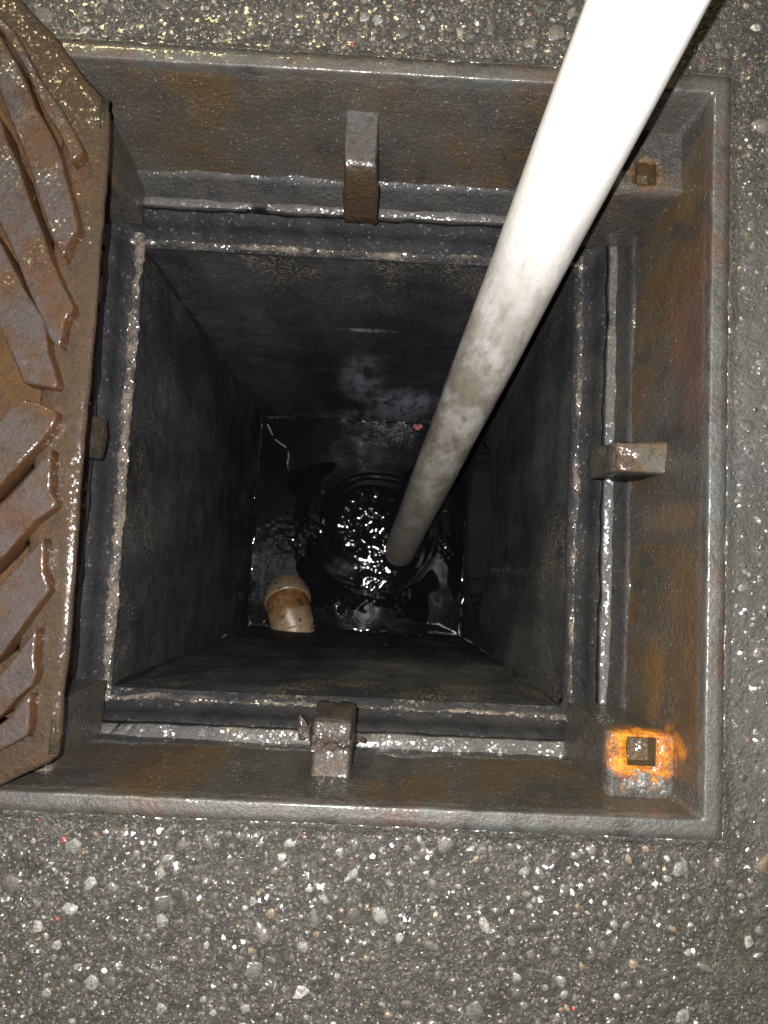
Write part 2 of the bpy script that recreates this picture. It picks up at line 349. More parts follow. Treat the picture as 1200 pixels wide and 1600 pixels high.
def build_road():
    g = -0.0085
    def axis(a, b, lo, hi, st):
        p1 = np.linspace(a, lo, int((lo-a)/st)+1); p2 = np.linspace(lo, hi, int((hi-lo)/st)+1); p3 = np.linspace(hi, b, int((b-hi)/st)+1)
        return np.concatenate([[-60, -20, -8, -3, -1.6, -1.0], p1, p2[1:], p3[1:], [1.0, 1.6, 3, 8, 20, 60]])
    xs = axis(-0.62, 0.62, FR['L']-g, FR['R']+g, 0.0026); ys = axis(-0.74, 0.70, FR['B']-g, FR['T']+g, 0.0026)
    X, Y = np.meshgrid(xs, ys, indexing='ij')
    Z = ground_h(X, Y); far = (np.abs(X) > 0.9) | (np.abs(Y) > 0.9); Z[far] = -0.004
    nx, ny = X.shape
    idx = np.arange(nx*ny).reshape(nx, ny)
    cx = (xs[:-1]+xs[1:])/2; cy = (ys[:-1]+ys[1:])/2
    CX, CY = np.meshgrid(cx, cy, indexing='ij')
    hole = (CX > FR['L']-g) & (CX < FR['R']+g) & (CY > FR['B']-g) & (CY < FR['T']+g)
    keep = ~hole
    F = np.stack([idx[:-1, :-1][keep], idx[1:, :-1][keep], idx[1:, 1:][keep], idx[:-1, 1:][keep]], 1)
    V = np.stack([X.ravel(), Y.ravel(), Z.ravel()], 1)
    used = np.zeros(len(V), bool); used[F.ravel()] = True
    rem = np.cumsum(used)-1; V = V[used]; F = rem[F]
    # skirt down the cut edge round the iron
    i0 = int(np.argmin(abs(xs-(FR['L']-g)))); i1 = int(np.argmin(abs(xs-(FR['R']+g)))); j0 = int(np.argmin(abs(ys-(FR['B']-g)))); j1 = int(np.argmin(abs(ys-(FR['T']+g))))
    loop = [idx[i, j0] for i in range(i0, i1)] + [idx[i1, j] for j in range(j0, j1)] + [idx[i, j1] for i in range(i1, i0, -1)] + [idx[i0, j] for j in range(j1, j0, -1)]
    loop = rem[np.array(loop)]; n0 = len(V); low = V[loop].copy(); low[:, 2] = -0.05
    V = np.vstack([V, low]); k = len(loop); a = np.arange(k); b = (a+1) % k
    F = np.vstack([F, np.stack([loop[b], loop[a], n0+a, n0+b], 1)])
    me = bpy.data.meshes.new('asphalt_road')
    me.vertices.add(len(V)); me.vertices.foreach_set('co', V.astype(np.float32).ravel())
    me.loops.add(F.size); me.loops.foreach_set('vertex_index', F.astype(np.int32).ravel())
    me.polygons.add(len(F)); me.polygons.foreach_set('loop_start', np.arange(len(F), dtype=np.int32)*4)
    me.polygons.foreach_set('use_smooth', np.ones(len(F), bool))
    me.update(calc_edges=True); me.materials.append(M_asph)
    o = bpy.data.objects.new('asphalt_road', me); COL.objects.link(o); tag(o, kind='structure')
    return o
road = build_road()

def build_stones():
    pts = []
    cell = {}
    def far_enough(x, y, r):
        ci, cj = int(x//0.02), int(y//0.02)
        for a in (-1, 0, 1):
            for b in (-1, 0, 1):
                for (px, py, pr) in cell.get((ci+a, cj+b), ()):
                    if (px-x)**2+(py-y)**2 < ((pr+r)*0.92)**2: return False
        cell.setdefault((ci, cj), []).append((x, y, r)); return True
    def smooth_zone(x, y):   # the tarry strip beside the right rim holds few stones
        return x > 0.405 and y < 0.26
    tiers = [(0.0075, 0.0125, 520), (0.0048, 0.0075, 2300), (0.0030, 0.0048, 9000), (0.0018, 0.0030, 16000), (0.0010, 0.0018, 26000)]
    for lo, hi, n in tiers:
        for _ in range(n):
            x = rnd.uniform(-0.50, 0.56); y = rnd.uniform(-0.66, 0.60); r = rnd.uniform(lo, hi)
            d = max(x-FR['R'], FR['L']-x, y-FR['T'], FR['B']-y)
            if d < r*0.9 + 0.005: continue
            if smooth_zone(x, y) and rnd.random() < 0.72: continue
            if rnd.random() > 0.90+0.9*mnoise.noise((x*13, y*13, lo*900)): continue
            if far_enough(x, y, r): pts.append((x, y, r))
    P = np.array(pts)
    # a colour for each stone: most dark and tarry, some pale limestone, some tan, a few red
    pal = np.array([(0.045, 0.041, 0.036), (0.070, 0.064, 0.056), (0.035, 0.034, 0.032), (0.10, 0.090, 0.077), (0.14, 0.135, 0.125), (0.20, 0.195, 0.175), (0.29, 0.28, 0.255), (0.20, 0.145, 0.09), (0.13, 0.080, 0.05), (0.33, 0.26, 0.20), (0.42, 0.06, 0.04)])
    w = np.array([0.24, 0.22, 0.15, 0.13, 0.08, 0.055, 0.035, 0.045, 0.035, 0.014, 0.003]); w /= w.sum()
    pick = RNG.choice(len(pal), len(P), p=w); big = P[:, 2] > 0.0048
    pick[big] = RNG.choice([1, 3, 4, 5, 6, 0, 7], big.sum(), p=[0.27, 0.25, 0.14, 0.10, 0.06, 0.14, 0.04])
    COLR = pal[pick]*RNG.uniform(0.75, 1.25, (len(P), 1))
    VV, LI, ST, CC = [], [], [], []; nv0 = 0; nl0 = 0
    for sel, layers, K in ((P[:, 2] > 0.0030, ((1.0, -0.6), (0.95, 0.62), (0.80, 1.0)), 7), (P[:, 2] <= 0.0030, ((1.0, -0.6), (0.82, 0.95)), 6)):
        Q_ = P[sel]; n = len(Q_); nr = len(layers)
        ang = (np.arange(K)/K*2*np.pi)[None, :] + RNG.uniform(-0.36, 0.36, (n, K)) + RNG.uniform(0, 6.28, (n, 1))
        rad = Q_[:, 2:3]*RNG.uniform(0.66, 1.15, (n, K))
        el = RNG.uniform(0.55, 1.0, (n, 1)); th = RNG.uniform(0, np.pi, (n, 1))
        ux = np.cos(ang)*rad; uy = np.sin(ang)*rad*el
        dx = ux*np.cos(th)-uy*np.sin(th); dy = ux*np.sin(th)+uy*np.cos(th)
        gh = ground_h(Q_[:, 0], Q_[:, 1])[:, None]
        up = (Q_[:, 2:3]*RNG.uniform(0.04, 0.18, (n, 1)) + 0.0007).clip(0, 0.0019)
        tx = RNG.normal(0, 0.09, (n, 1)); ty = RNG.normal(0, 0.09, (n, 1)); rings = []
        for sc, hz in layers:
            x = dx*sc; y = dy*sc; z = gh + up*hz + (x*tx+y*ty)
            rings.append(np.stack([Q_[:, 0:1]+x, Q_[:, 1:2]+y, z], 2))
        cen = np.stack([Q_[:, 0], Q_[:, 1], (gh+up*RNG.uniform(0.98, 1.12, (n, 1)))[:, 0]], 1)[:, None, :]
        V = np.concatenate(rings+[cen], 1); nv = nr*K+1
        q = [(rI*K+k, rI*K+(k+1) % K, (rI+1)*K+(k+1) % K, (rI+1)*K+k) for rI in range(nr-1) for k in range(K)]
        t = [((nr-1)*K+k, (nr-1)*K+(k+1) % K, nr*K) for k in range(K)]
        base = (np.arange(n)*nv)[:, None, None]+nv0
        Q = (np.array(q)[None]+base).reshape(-1, 4); T = (np.array(t)[None]+base).reshape(-1, 3)
        VV.append(V.reshape(-1, 3)); LI += [Q.ravel(), T.ravel()]
        ST += [nl0+np.arange(len(Q))*4, nl0+len(Q)*4+np.arange(len(T))*3]
        nl0 += Q.size+T.size; nv0 += n*nv
        CC.append(np.repeat(np.c_[COLR[sel], np.ones(n)], nv, 0))
    V = np.vstack(VV); li = np.concatenate(LI).astype(np.int32); st = np.concatenate(ST).astype(np.int32)
    me = bpy.data.meshes.new('asphalt_stones')
    me.vertices.add(len(V)); me.vertices.foreach_set('co', V.astype(np.float32).ravel())
    me.loops.add(len(li)); me.loops.foreach_set('vertex_index', li)
    me.polygons.add(len(st)); me.polygons.foreach_set('loop_start', st)
    me.update(calc_edges=True)
    at = me.attributes.new('tint', 'FLOAT_COLOR', 'POINT'); at.data.foreach_set('color', np.vstack(CC).astype(np.float32).ravel())
    me.materials.append(M_stone)
    o = bpy.data.objects.new('asphalt_stones', me); COL.objects.link(o)
    tag(o, 'pale and dark stone chips showing in the wet asphalt', 'gravel', kind='stuff')
build_stones()

# ------------------------------------------------------------------ the iron frame
def sq_ring(R, T, B, L, z, cr, step=0.007, ck=5):
    """points round a rounded rectangle, the same count for every ring of one size class"""
    nxs = 96; pts = []
    def side(p, q):
        for k in range(nxs): pts.append(Vector(p).lerp(Vector(q), k/nxs))
    def corner(c, a0):
        for k in range(ck): a = a0+math.pi/2*k/ck; pts.append(Vector((c[0]+cr*math.cos(a), c[1]+cr*math.sin(a), z)))
    side((R, B+cr, z), (R, T-cr, z)); corner((R-cr, T-cr), 0)
    side((R-cr, T, z), (L+cr, T, z)); corner((L+cr, T-cr), math.pi/2)
    side((L, T-cr, z), (L, B+cr, z)); corner((L+cr, B+cr), math.pi)
    side((L+cr, B, z), (R-cr, B, z)); corner((R-cr, B+cr), math.pi*1.5)
    return pts

def loft(name, profile, mat, parent, amp, s, seed, sub=1):
    """profile: list of (R,T,B,L,z,cr); rings joined, roughened like a casting"""
    prof = []
    for a, b in zip(profile[:-1], profile[1:]):
        d = max(abs(a[0]-b[0]), abs(a[4]-b[4])); k = max(1, int(d/0.008)) if sub else 1
        for i in range(k): prof.append([a[j]+(b[j]-a[j])*i/k for j in range(6)])
    prof.append(list(profile[-1]))
    bm = bmesh.new(); rings = []
    for p in prof: rings.append([bm.verts.new(v) for v in sq_ring(*p)])
    n = len(rings[0])
    for a, b in zip(rings[:-1], rings[1:]):
        for k in range(n): bm.faces.new((a[k], a[(k+1) % n], b[(k+1) % n], b[k]))
    rough_up(bm, amp, s, seed, 3)
    if name in ('flange_lip', 'side_wall', 'lower_flange'):
        bm.normal_update()      # slow waviness of the casting, none where it meets the rim
        for v, d in [(v, v.normal*(0.0026*nz(v.co, 17, seed+20, 2)*min(1.0, max(0.0, (-v.co.z-0.012)/0.04)))) for v in bm.verts]: v.co += d
    return bm_obj(name, bm, mat, parent)

frame = empty('drain_casting', (0, 0.02, 0), 'square rusty cast iron frame set in the road round the open drain', 'drain frame')
RI = (0.383, 0.405, -0.367, -0.389)
def off(t, d): return (t[0]-d, t[1]-d, t[2]+d, t[3]+d)
RO = (FR['R'], FR['T'], FR['B'], FR['L'])
zt = 0.002
loft('rim', [(*RO, -0.20, 0.004), (*RO, -0.002, 0.004), (*off(RO, 0.0008), zt, 0.004), (*off(RI, -0.0030), zt+0.0002, 0.004), (*off(RI, -0.0016), zt-0.0001, 0.004), (*off(RI, -0.0006), zt-0.0009, 0.004),
             (*off(RI, 0.0000), zt-0.0026, 0.005), (*off(RI, 0.0004), zt-0.0055, 0.005), (*off(RI, 0.0009), -0.012, 0.006)], M_rim, frame, 0.0009, 70, 1.0)
WB = (0.359, 0.373, -0.355, -0.362)
loft('side_wall', [(*off(RI, -0.0012), -0.0075, 0.006), (*off(RI, 0.0012), -0.0115, 0.006), (*WB, -0.165, 0.016), (*off(WB, 0.0015), -0.169, 0.016)], M_wall, frame, 0.0012, 30, 3.0)
LO = (0.3455, 0.351, -0.354, -0.348); LI = (0.335, 0.341, -0.337, -0.336)
loft('lower_flange', [(*off(WB, -0.006), -0.166, 0.016), (*off(WB, 0.003), -0.168, 0.016), (*LO, -0.2015, 0.012)], M_flange, frame, 0.0012, 40, 5.0)
loft('flange_lip', [(*off(LO, -0.002), -0.2005, 0.012), (*off(LI, -0.0006), -0.2003, 0.010), (*LI, -0.2012, 0.010), (*off(LI, 0.0005), -0.214, 0.010), (*off(LI, -0.05), -0.2145, 0.01)], M_lip, frame, 0.0011, 80, 6.0)

def lug(axis, c, hw, zt0, wall, edge, foot, mats, label=None, zf=-0.162):
    """bracket standing in from the frame wall; axis 'x' or 'y' is the way it sticks out"""
    sg = 1 if wall > 0 else -1
    prof = [(wall+0.016*sg, zt0+0.004), (wall, zt0), (wall*0.4+edge*0.6, zt0-0.003), (edge+0.004*sg, zt0-0.006), (edge, zt0-0.012), (edge*0.45+foot*0.55, (zt0+zf)/2-0.004), (foot, zf+0.006), (foot+0.004*sg, zf), (wall*0.5+foot*0.5, zf-0.006), (wall+0.016*sg, zf-0.012)]
    secs = [(-1.0, 0.0045), (-0.9, 0.0006), (-0.6, 0), (-0.2, 0), (0.2, 0), (0.6, 0), (0.9, 0.0006), (1.0, 0.0045)]
    bm = bmesh.new(); rows = []
    cu = sum(p[0] for p in prof)/len(prof); cz = sum(p[1] for p in prof)/len(prof)
    for s, ins in secs:
        row = []
        for (u, z) in prof:
            du, dz = cu-u, cz-z; l = math.hypot(du, dz) or 1
            fl_ = 1.0 if abs(u) < abs(wall)+0.001 else 0.0
            u2 = u+du/l*ins*fl_; z2 = z+dz/l*ins*fl_
            w = c + s*hw*(1.0 + 0.10*max(0, (zt0-z)/(zt0-zf)))
            row.append(bm.verts.new((u2, w, z2) if axis == 'x' else (w, u2, z2)))
        rows.append(row)
    n = len(prof)
    for a, b in zip(rows[:-1], rows[1:]):
        for k in range(n): bm.faces.new((a[k], a[(k+1) % n], b[(k+1) % n], b[k]))
    bm.faces.new(rows[0]); bm.faces.new(list(reversed(rows[-1])))
    bmesh.ops.recalc_face_normals(bm, faces=bm.faces)
    bmesh.ops.subdivide_edges(bm, edges=bm.edges[:], cuts=2, use_grid_fill=True)
    rough_up(bm, 0.0018, 75, c*9+wall, 3); rough_up(bm, 0.0026, 28, c*5+wall, 2)
    o = bm_obj('lug', bm, mats, frame)
    if label: o['label'] = label
    return o
lug('y', 0.000, 0.0195, -0.055, 0.3945, 0.330, 0.311, M_lugT, 'rusty brown lug with a worn grey top', -0.165)
lug('x', 0.015, 0.0175, -0.085, 0.3705, 0.312, 0.300, M_lugR, 'pale grey and orange lug')
lug('y', 0.001, 0.0215, -0.075, -0.3615, -0.299, -0.290, M_lugC, 'dull brown lug caked with grit', -0.16)
lug('x', 0.016, 0.0235, -0.085, -0.3765, -0.314, -0.300, M_lugC, 'dull lug half hidden under the grate', -0.16)

def pad(sx, sy, foot, top, wallp, hole, zt0, hd, label=None):
    """corner block with a square bolt hole; foot and top are its inner corner low and high"""
    zf = -0.196
    wx, wy = wallp
    n = 6
    # plan rectangle at a given level, inner corner moving from foot to top
    def rect(t): return (foot[0]+(top[0]-foot[0])*t, foot[1]+(top[1]-foot[1])*t)
    bm = bmesh.new()
    xs = [top[0], hole[0], hole[2], wx]; ys = [top[1], hole[1], hole[3], wy]
    xs = sorted(xs); ys = sorted(ys)
    def fine(l):
        r = [l[0]]
        for a, b in zip(l[:-1], l[1:]):
            k = max(1, int(abs(b-a)/0.006))
            r += [a+(b-a)*i/k for i in range(1, k+1)]
        return r
    X = fine(xs); Y = fine(ys); g = {}
    hx0, hx1 = sorted((hole[0], hole[2])); hy0, hy1 = sorted((hole[1], hole[3]))
    for i, x in enumerate(X):
        for j, y in enumerate(Y): g[i, j] = bm.verts.new((x, y, zt0))
    faces = []
    for i in range(len(X)-1):
        for j in range(len(Y)-1):
            mx = (X[i]+X[i+1])/2; my = (Y[j]+Y[j+1])/2
            if hx0 < mx < hx1 and hy0 < my < hy1: continue
            faces.append(bm.faces.new((g[i, j], g[i+1, j], g[i+1, j+1], g[i, j+1])))
    bm.verts.ensure_lookup_table()
    for v in [v for v in bm.verts if not v.link_faces]: bm.verts.remove(v)
    # hole walls and floor
    be = [e for e in bm.edges if len(e.link_faces) == 1]
    cx, cy = (hx0+hx1)/2, (hy0+hy1)/2
    inner = [e for e in be if all(hx0-1e-5 <= v.co.x <= hx1+1e-5 and hy0-1e-5 <= v.co.y <= hy1+1e-5 for v in e.verts)]
    r = bmesh.ops.extrude_edge_only(bm, edges=inner)
    nv = [v for v in r['geom'] if isinstance(v, bmesh.types.BMVert)]
    for v in nv: v.co.z -= hd
    ne = [e for e in r['geom'] if isinstance(e, bmesh.types.BMEdge)]
    bmesh.ops.contextual_create(bm, geom=ne)
    # the two sloping inner faces
    outer = [e for e in be if e not in inner]
    for lev in range(1, n+1):
        t = 1-lev/n
        be2 = [e for e in outer if e.is_valid]
        r = bmesh.ops.extrude_edge_only(bm, edges=be2)
        outer = [e for e in r['geom'] if isinstance(e, bmesh.types.BMEdge)]
        fx, fy = rect(t); px, py = rect(t+1/n)
        for v in [v for v in r['geom'] if isinstance(v, bmesh.types.BMVert)]:
            v.co.z = zt0+(zf-zt0)*lev/n
            # shift with the slope, in proportion to nearness to the inner corner
            ax = (v.co.x-wx)/(px-wx); ay = (v.co.y-wy)/(py-wy)
            v.co.x += (fx-px)*ax; v.co.y += (fy-py)*ay
    bmesh.ops.recalc_face_normals(bm, faces=bm.faces)
    rough_up(bm, 0.0022, 60, sx*3+sy, 3)
    o = bm_obj('corner_pad', bm, M_pad, frame)
    if label: o['label'] = label
    # lining of the square hole
    e = 0.0006; hz0 = zt0-0.003; hz1 = zt0-hd+0.001
    rr = [(hx0+e, hy0+e), (hx1-e, hy0+e), (hx1-e, hy1-e), (hx0+e, hy1-e)]
    V = [(x, y, hz0) for x, y in rr]+[(x*0.85+cx*0.15, y*0.85+cy*0.15, hz1) for x, y in rr]
    h = mesh_obj('bolt_hole', V, [(0, 1, 5, 4), (1, 2, 6, 5), (2, 3, 7, 6), (3, 0, 4, 7), (4, 5, 6, 7)], M_hole, o, smooth=False)
    return o
pad(1, -1, (0.292, -0.285), (0.3045, -0.296), (0.392, -0.376), (0.3245, -0.2995, 0.358, -0.331), -0.06, 0.022, 'corner pad coated in bright orange rust round its square hole')
pad(1, 1, (0.290, 0.315), (0.300, 0.324), (0.392, 0.412), (0.321, 0.331, 0.346, 0.359), -0.06, 0.03, 'dark corner pad with a rusty square hole')
pad(-1, 1, (-0.289, 0.312), (-0.298, 0.322), (-0.396, 0.412), (-0.353, 0.331, -0.328, 0.359), -0.06, 0.03)
pad(-1, -1, (-0.292, -0.284), (-0.301, -0.294), (-0.396, -0.376), (-0.353, -0.331, -0.328, -0.301), -0.06, 0.03)

# grit lodged between the lower right pad and the rim
def lump(name, pts, r, mat, seed, flat=0.6):
    bm = bmesh.new()
    for (x, y, z, s) in pts:
        t = bmesh.new(); bmesh.ops.create_icosphere(t, subdivisions=2, radius=r*s)
        for v in t.verts:
            k = 1+0.55*nz((v.co.x+x*9, v.co.y+y*9, v.co.z), 90, seed, 2)
            v.co = Vector((v.co.x*k+x, v.co.y*k+y, v.co.z*k*flat+z))
        me = bpy.data.meshes.new('t'); t.to_mesh(me); t.free(); bm.from_mesh(me); bpy.data.meshes.remove(me)
    return bm_obj(name, bm, mat)
def grit_heap():
    V = []; F = []; nx, ny = 70, 26
    for i in range(nx+1):
        for j in range(ny+1):
            u = i/nx; t = j/ny
            x = 0.3095+0.070*u; y = -0.3315-0.010*u*u-t*(0.030-0.004*u)+0.003*nz((u*5, 0, 0), 1.3, 2, 2)
            e = min(1.0, 5*u, 5*(1-u))*math.sin(math.pi*min(1, t*0.85+0.12))**0.7
            z = -0.0665+0.012*e*(0.75+0.5*nz((x, y, 0), 60, 3, 3))+0.0022*nz((x, y, 1), 260, 5, 2)*e
            V.append((x, y, z))
    for i in range(nx):
        for j in range(ny): F.append((i*(ny+1)+j, (i+1)*(ny+1)+j, (i+1)*(ny+1)+j+1, i*(ny+1)+j+1))
    o = mesh_obj('grit_heap', V, F, M_grit)
    tag(o, 'heap of grit lodged below the orange rusted corner hole', 'grit', kind='stuff')
grit_heap()

# ------------------------------------------------------------------ the concrete shaft
shaft = empty('catch_basin_shaft', (0, 0, -1.7), 'deep square dark concrete shaft under the iron frame', 'drain shaft')
WZ = -1.384
def wall(name, axis, sgn, mat, z0=-1.75, z1=-0.243):
    nx, nzn = 90, 150
    V = []; F = []
    for i in range(nx+1):
        for j in range(nzn+1):
            u = -0.305+0.61*i/nx; z = z0+(z1-z0)*j/nzn
            p = (sgn*0.3, u, z) if axis == 'x' else (u, sgn*0.3, z)
            d = 0.0035*nz(p, 9, 2.0, 2)+0.0014*nz(p, 55, 4.0, 2)
            V.append((p[0]+sgn*d, p[1], z) if axis == 'x' else (p[0], p[1]+sgn*d, z))
    def id(i, j): return i*(nzn+1)+j
    for i in range(nx):
        for j in range(nzn): F.append((id(i, j), id(i+1, j), id(i+1, j+1), id(i, j+1)))
    # back face gives the wall its thickness
    b = len(V)
    for (u, z) in ((-0.4, z0), (0.4, z0), (0.4, z1), (-0.4, z1)): V.append((sgn*0.4, u, z) if axis == 'x' else (u, sgn*0.4, z))
    F.append((b, b+1, b+2, b+3)); F.append((id(0, nzn), id(nx, nzn), b+2, b+3))
    return mesh_obj(name, V, F, mat, shaft)
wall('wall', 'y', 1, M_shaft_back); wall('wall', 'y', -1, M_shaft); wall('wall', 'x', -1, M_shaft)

# right wall with the round mouth of the inlet pipe just above the water
def right_wall():
    cy, cz, r = 0.0, -1.115, 0.200
    n = 160; rad = 60; V = []; F = []
    y0, y1, z0, z1 = -0.305, 0.305, -1.75, -0.243
    for k in range(n):
        a = 2*math.pi*k/n; c, s = math.cos(a), math.sin(a)
        tmax = min([(y1-cy)/c if c > 1e-6 else 1e9, (y0-cy)/c if c < -1e-6 else 1e9, (z1-cz)/s if s > 1e-6 else 1e9, (z0-cz)/s if s < -1e-6 else 1e9])
        rr = r*(1+0.05*nz((c*2, s*2, 0), 2.2, 3, 3))
        for i in range(rad+1):
            t = rr+(tmax-rr)*(i/rad)**1.25; p = (0.3, cy+c*t, cz+s*t)
            d = 0.0035*nz(p, 9, 2.0, 2)+0.0014*nz(p, 55, 4.0, 2)
            V.append((0.3+d, p[1], p[2]))
    for k in range(n):
        for i in range(rad): F.append((k*(rad+1)+i, k*(rad+1)+i+1, ((k+1) % n)*(rad+1)+i+1, ((k+1) % n)*(rad+1)+i))
    o = mesh_obj('wall', V, F, M_shaft, shaft)
    # broken stained edge and barrel of the inlet
    V2 = []; F2 = []; lay = [(-0.004, 1.02), (-0.002, 0.985), (0.012, 0.965), (0.05, 0.97), (0.15, 0.97), (0.5, 0.97)]
    for k in range(n):
        a = 2*math.pi*k/n; c, s = math.cos(a), math.sin(a); base = r*(1+0.05*nz((c*2, s*2, 0), 2.2, 3, 3))
        for (dx, f) in lay:
            q = base*f*(1+(0.02*nz((c*9, s*9, dx*30), 1.6, 5, 3) if dx < 0.04 else 0)); V2.append((0.3+dx, cy+c*q, cz+s*q))
    m = len(lay)
    for k in range(n):
        for i in range(m-1): F2.append((k*m+i, k*m+i+1, ((k+1) % n)*m+i+1, ((k+1) % n)*m+i))
    F2.append(tuple(k*m+m-1 for k in range(n)))
    mesh_obj('inlet_mouth', V2, F2, M_inlet, shaft)
right_wall()

# wet seams down the four corners
for sx, sy in ((-1, 1), (1, 1), (1, -1), (-1, -1)):
    V = []; F = []; K = 6; rs = 0.005
    zs = [-1.45+(1.20)*k/60 for k in range(61)]
    for z in zs:
        w = rs*(1+0.5*nz((sx, sy, z), 14, 3, 3))
        for k in range(K+1):
            a = math.pi/2*k/K; V.append((sx*(0.3006-w*(1-math.cos(a))), sy*(0.3006-w*(1-math.sin(a))), z))   # concave fillet
    for i in range(60):
        for k in range(K): F.append((i*(K+1)+k, (i+1)*(K+1)+k, (i+1)*(K+1)+k+1, i*(K+1)+k+1))
    mesh_obj('corner_seam', V, F, M_seam, shaft)

# dark levelling course between the iron and the concrete
cr_prof = [(0.3995, 0.3995, -0.3995, -0.3995, -0.2165, 0.01), (0.3395, 0.3445, -0.3405, -0.3395, -0.2165, 0.01), (0.333, 0.334, -0.333, -0.333, -0.218, 0.01), (0.3195, 0.3195, -0.3205, -0.3185, -0.240, 0.012), (0.306, 0.306, -0.306, -0.306, -0.2425, 0.008), (0.2992, 0.2992, -0.2992, -0.2992, -0.2432, 0.006), (0.2985, 0.2985, -0.2985, -0.2985, -0.2475, 0.006)]
loft('levelling_course', cr_prof, M_level, shaft, 0.0016, 40, 8.0)

def mortar(name, axis, sgn, w0, w1, seed):
    """ragged crest of mortar on top of one wall"""
    nl = 240; nc = 10; V = []; F = []
    for i in range(nl+1):
        u = -0.318+0.636*i/nl
        wob = 0.0045*nz((u, seed, 0), 16, seed, 4); wob2 = 0.0045*nz((u, seed, 3), 22, seed+4, 4); hh = 0.009+0.005*nz((u, 0, seed), 20, seed, 3)
        for j in range(nc+1):
            t = j/nc; w = (w0-0.001+wob2)*(1-t)+(w1+wob)*t
            z = -0.247+hh*math.sin(math.pi*min(1, max(0, t*0.9+0.08)))**0.6
            e = 0.0021*(0.5-2.2*abs(nz((u*0.8, w, seed), 85, seed, 3)))
            w += 0.5*e; z += e
            V.append((sgn*w, u, z) if axis == 'x' else (u, sgn*w, z))
    for i in range(nl):
        for j in range(nc): F.append((i*(nc+1)+j, (i+1)*(nc+1)+j, (i+1)*(nc+1)+j+1, i*(nc+1)+j+1))
    return mesh_obj(name, V, F, M_mortar if (axis, sgn) == ('x', -1) else M_mortar_dirty, shaft)
mortar('mortar_edge', 'x', -1, 0.3015, 0.3165, 1.3); mortar('mortar_edge', 'x', 1, 0.3055, 0.3140, 2.6)
mortar('mortar_edge', 'y', 1, 0.3030, 0.3150, 4.1); mortar('mortar_edge', 'y', -1, 0.3085, 0.3165, 5.7)

# ------------------------------------------------------------------ the water
def build_water():
    n = 400; xs = np.linspace(-0.302, 0.302, n); X, Y = np.meshgrid(xs, xs, indexing='ij')
    cx, cy = 0.036, 0.004
    wx = X+0.010*vnoise(X, Y, 16, 41); wy = Y+0.010*vnoise(X, Y, 16, 42)
    r = np.hypot(wx-cx, wy-cy); th = np.arctan2(wy-cy, wx-cx)
    h = 0.0012*np.cos(r*2*np.pi/0.055)*np.exp(-((r-0.06)/0.06)**2)*(0.6+0.8*vnoise(X, Y, 10, 43))
    h += 0.0012*np.cos(r*2*np.pi/0.085+0.6)*np.exp(-((r-0.13)/0.06)**2)*(0.5+1.2*vnoise(X, Y, 7, 44))
    ringm = np.exp(-((r-0.080)/0.022)**2)*(0.35+0.65*np.clip(np.cos(th-2.9)+0.4, 0, 1.2)) + 1.0*np.exp(-((r-0.024)/0.024)**2)
    h += ringm*(0.0013*vnoise(X, Y, 62, 21)+0.0011*vnoise(X, Y, 105, 22)+0.0005*vnoise(X, Y, 190, 25))
    for (r0, a0, wdt, ph) in ((0.115, 0.0010, 0.012, 1.9), (0.150, 0.0011, 0.014, 2.2), (0.185, 0.0009, 0.014, -1.3)):
        h += a0*np.exp(-((r-r0)/wdt)**2)*np.clip(np.cos(th-ph)+0.25, 0, 1)
    rp = np.hypot(X-0.116, Y+0.066); h += 0.0004*np.cos(rp*2*np.pi/0.03)*np.exp(-((rp-0.055)/0.02)**2)
    h += 0.0016*vnoise(X, Y, 9, 23)+0.0007*vnoise(X, Y, 24, 24)
    for (bx, by, s) in ((-0.21, -0.03, 0.05), (-0.16, -0.06, 0.035), (-0.12, -0.01, 0.03), (0.05, -0.155, 0.045), (0.13, -0.19, 0.03), (0.25, -0.05, 0.03), (0.25, 0.05, 0.02), (-0.05, -0.24, 0.03)):
        q = np.exp(-((X-bx)**2+(Y-by)**2)/s**2); h += q*0.0012*vnoise(X, Y, 95, 30)
    e = np.minimum(0.302-np.abs(X), 0.302-np.abs(Y)); h += 0.0035*np.exp(-e/0.004)*(0.6+vnoise(X, Y, 40, 33))
    Z = WZ+h
    idx = np.arange(n*n).reshape(n, n)
    F = np.stack([idx[:-1, :-1].ravel(), idx[1:, :-1].ravel(), idx[1:, 1:].ravel(), idx[:-1, 1:].ravel()], 1)
    o = mesh_obj('water', np.stack([X.ravel(), Y.ravel(), Z.ravel()], 1), F.tolist(), M_water)
    tag(o, kind='structure')
build_water()

# ------------------------------------------------------------------ outlet elbow turned down into the water
def tube(path, radii, n=40, cap0=False, cap1=False):
    V = []; F = []
    side = None
    for k, p in enumerate(path):
        p = Vector(p); a = Vector(path[max(0, k-1)]); b = Vector(path[min(len(path)-1, k+1)]); d = (b-a).normalized()
        if side is None: side = d.orthogonal().normalized()
        side = (side-d*side.dot(d)).normalized(); up = d.cross(side)
        for i in range(n):
            t = 2*math.pi*i/n; V.append(p+(side*math.cos(t)+up*math.sin(t))*radii[k])
    for k in range(len(path)-1):
        for i in range(n): F.append((k*n+i, k*n+(i+1) % n, (k+1)*n+(i+1) % n, (k+1)*n+i))
    if cap0: F.append(tuple(range(n-1, -1, -1)))
    if cap1: F.append(tuple((len(path)-1)*n+i for i in range(n)))
    return V, F
elb = empty('outlet_elbow', (-0.168, -0.31, -1.35), 'stained buff pipe elbow turned down into the water by the lower wall', 'pipe elbow')
yaw = math.radians(17); dh = Vector((-math.sin(yaw), math.cos(yaw), 0)); p0 = Vector((-0.163, -0.315, -1.355)); r_e = 0.060
st, Rb = 0.048, 0.066
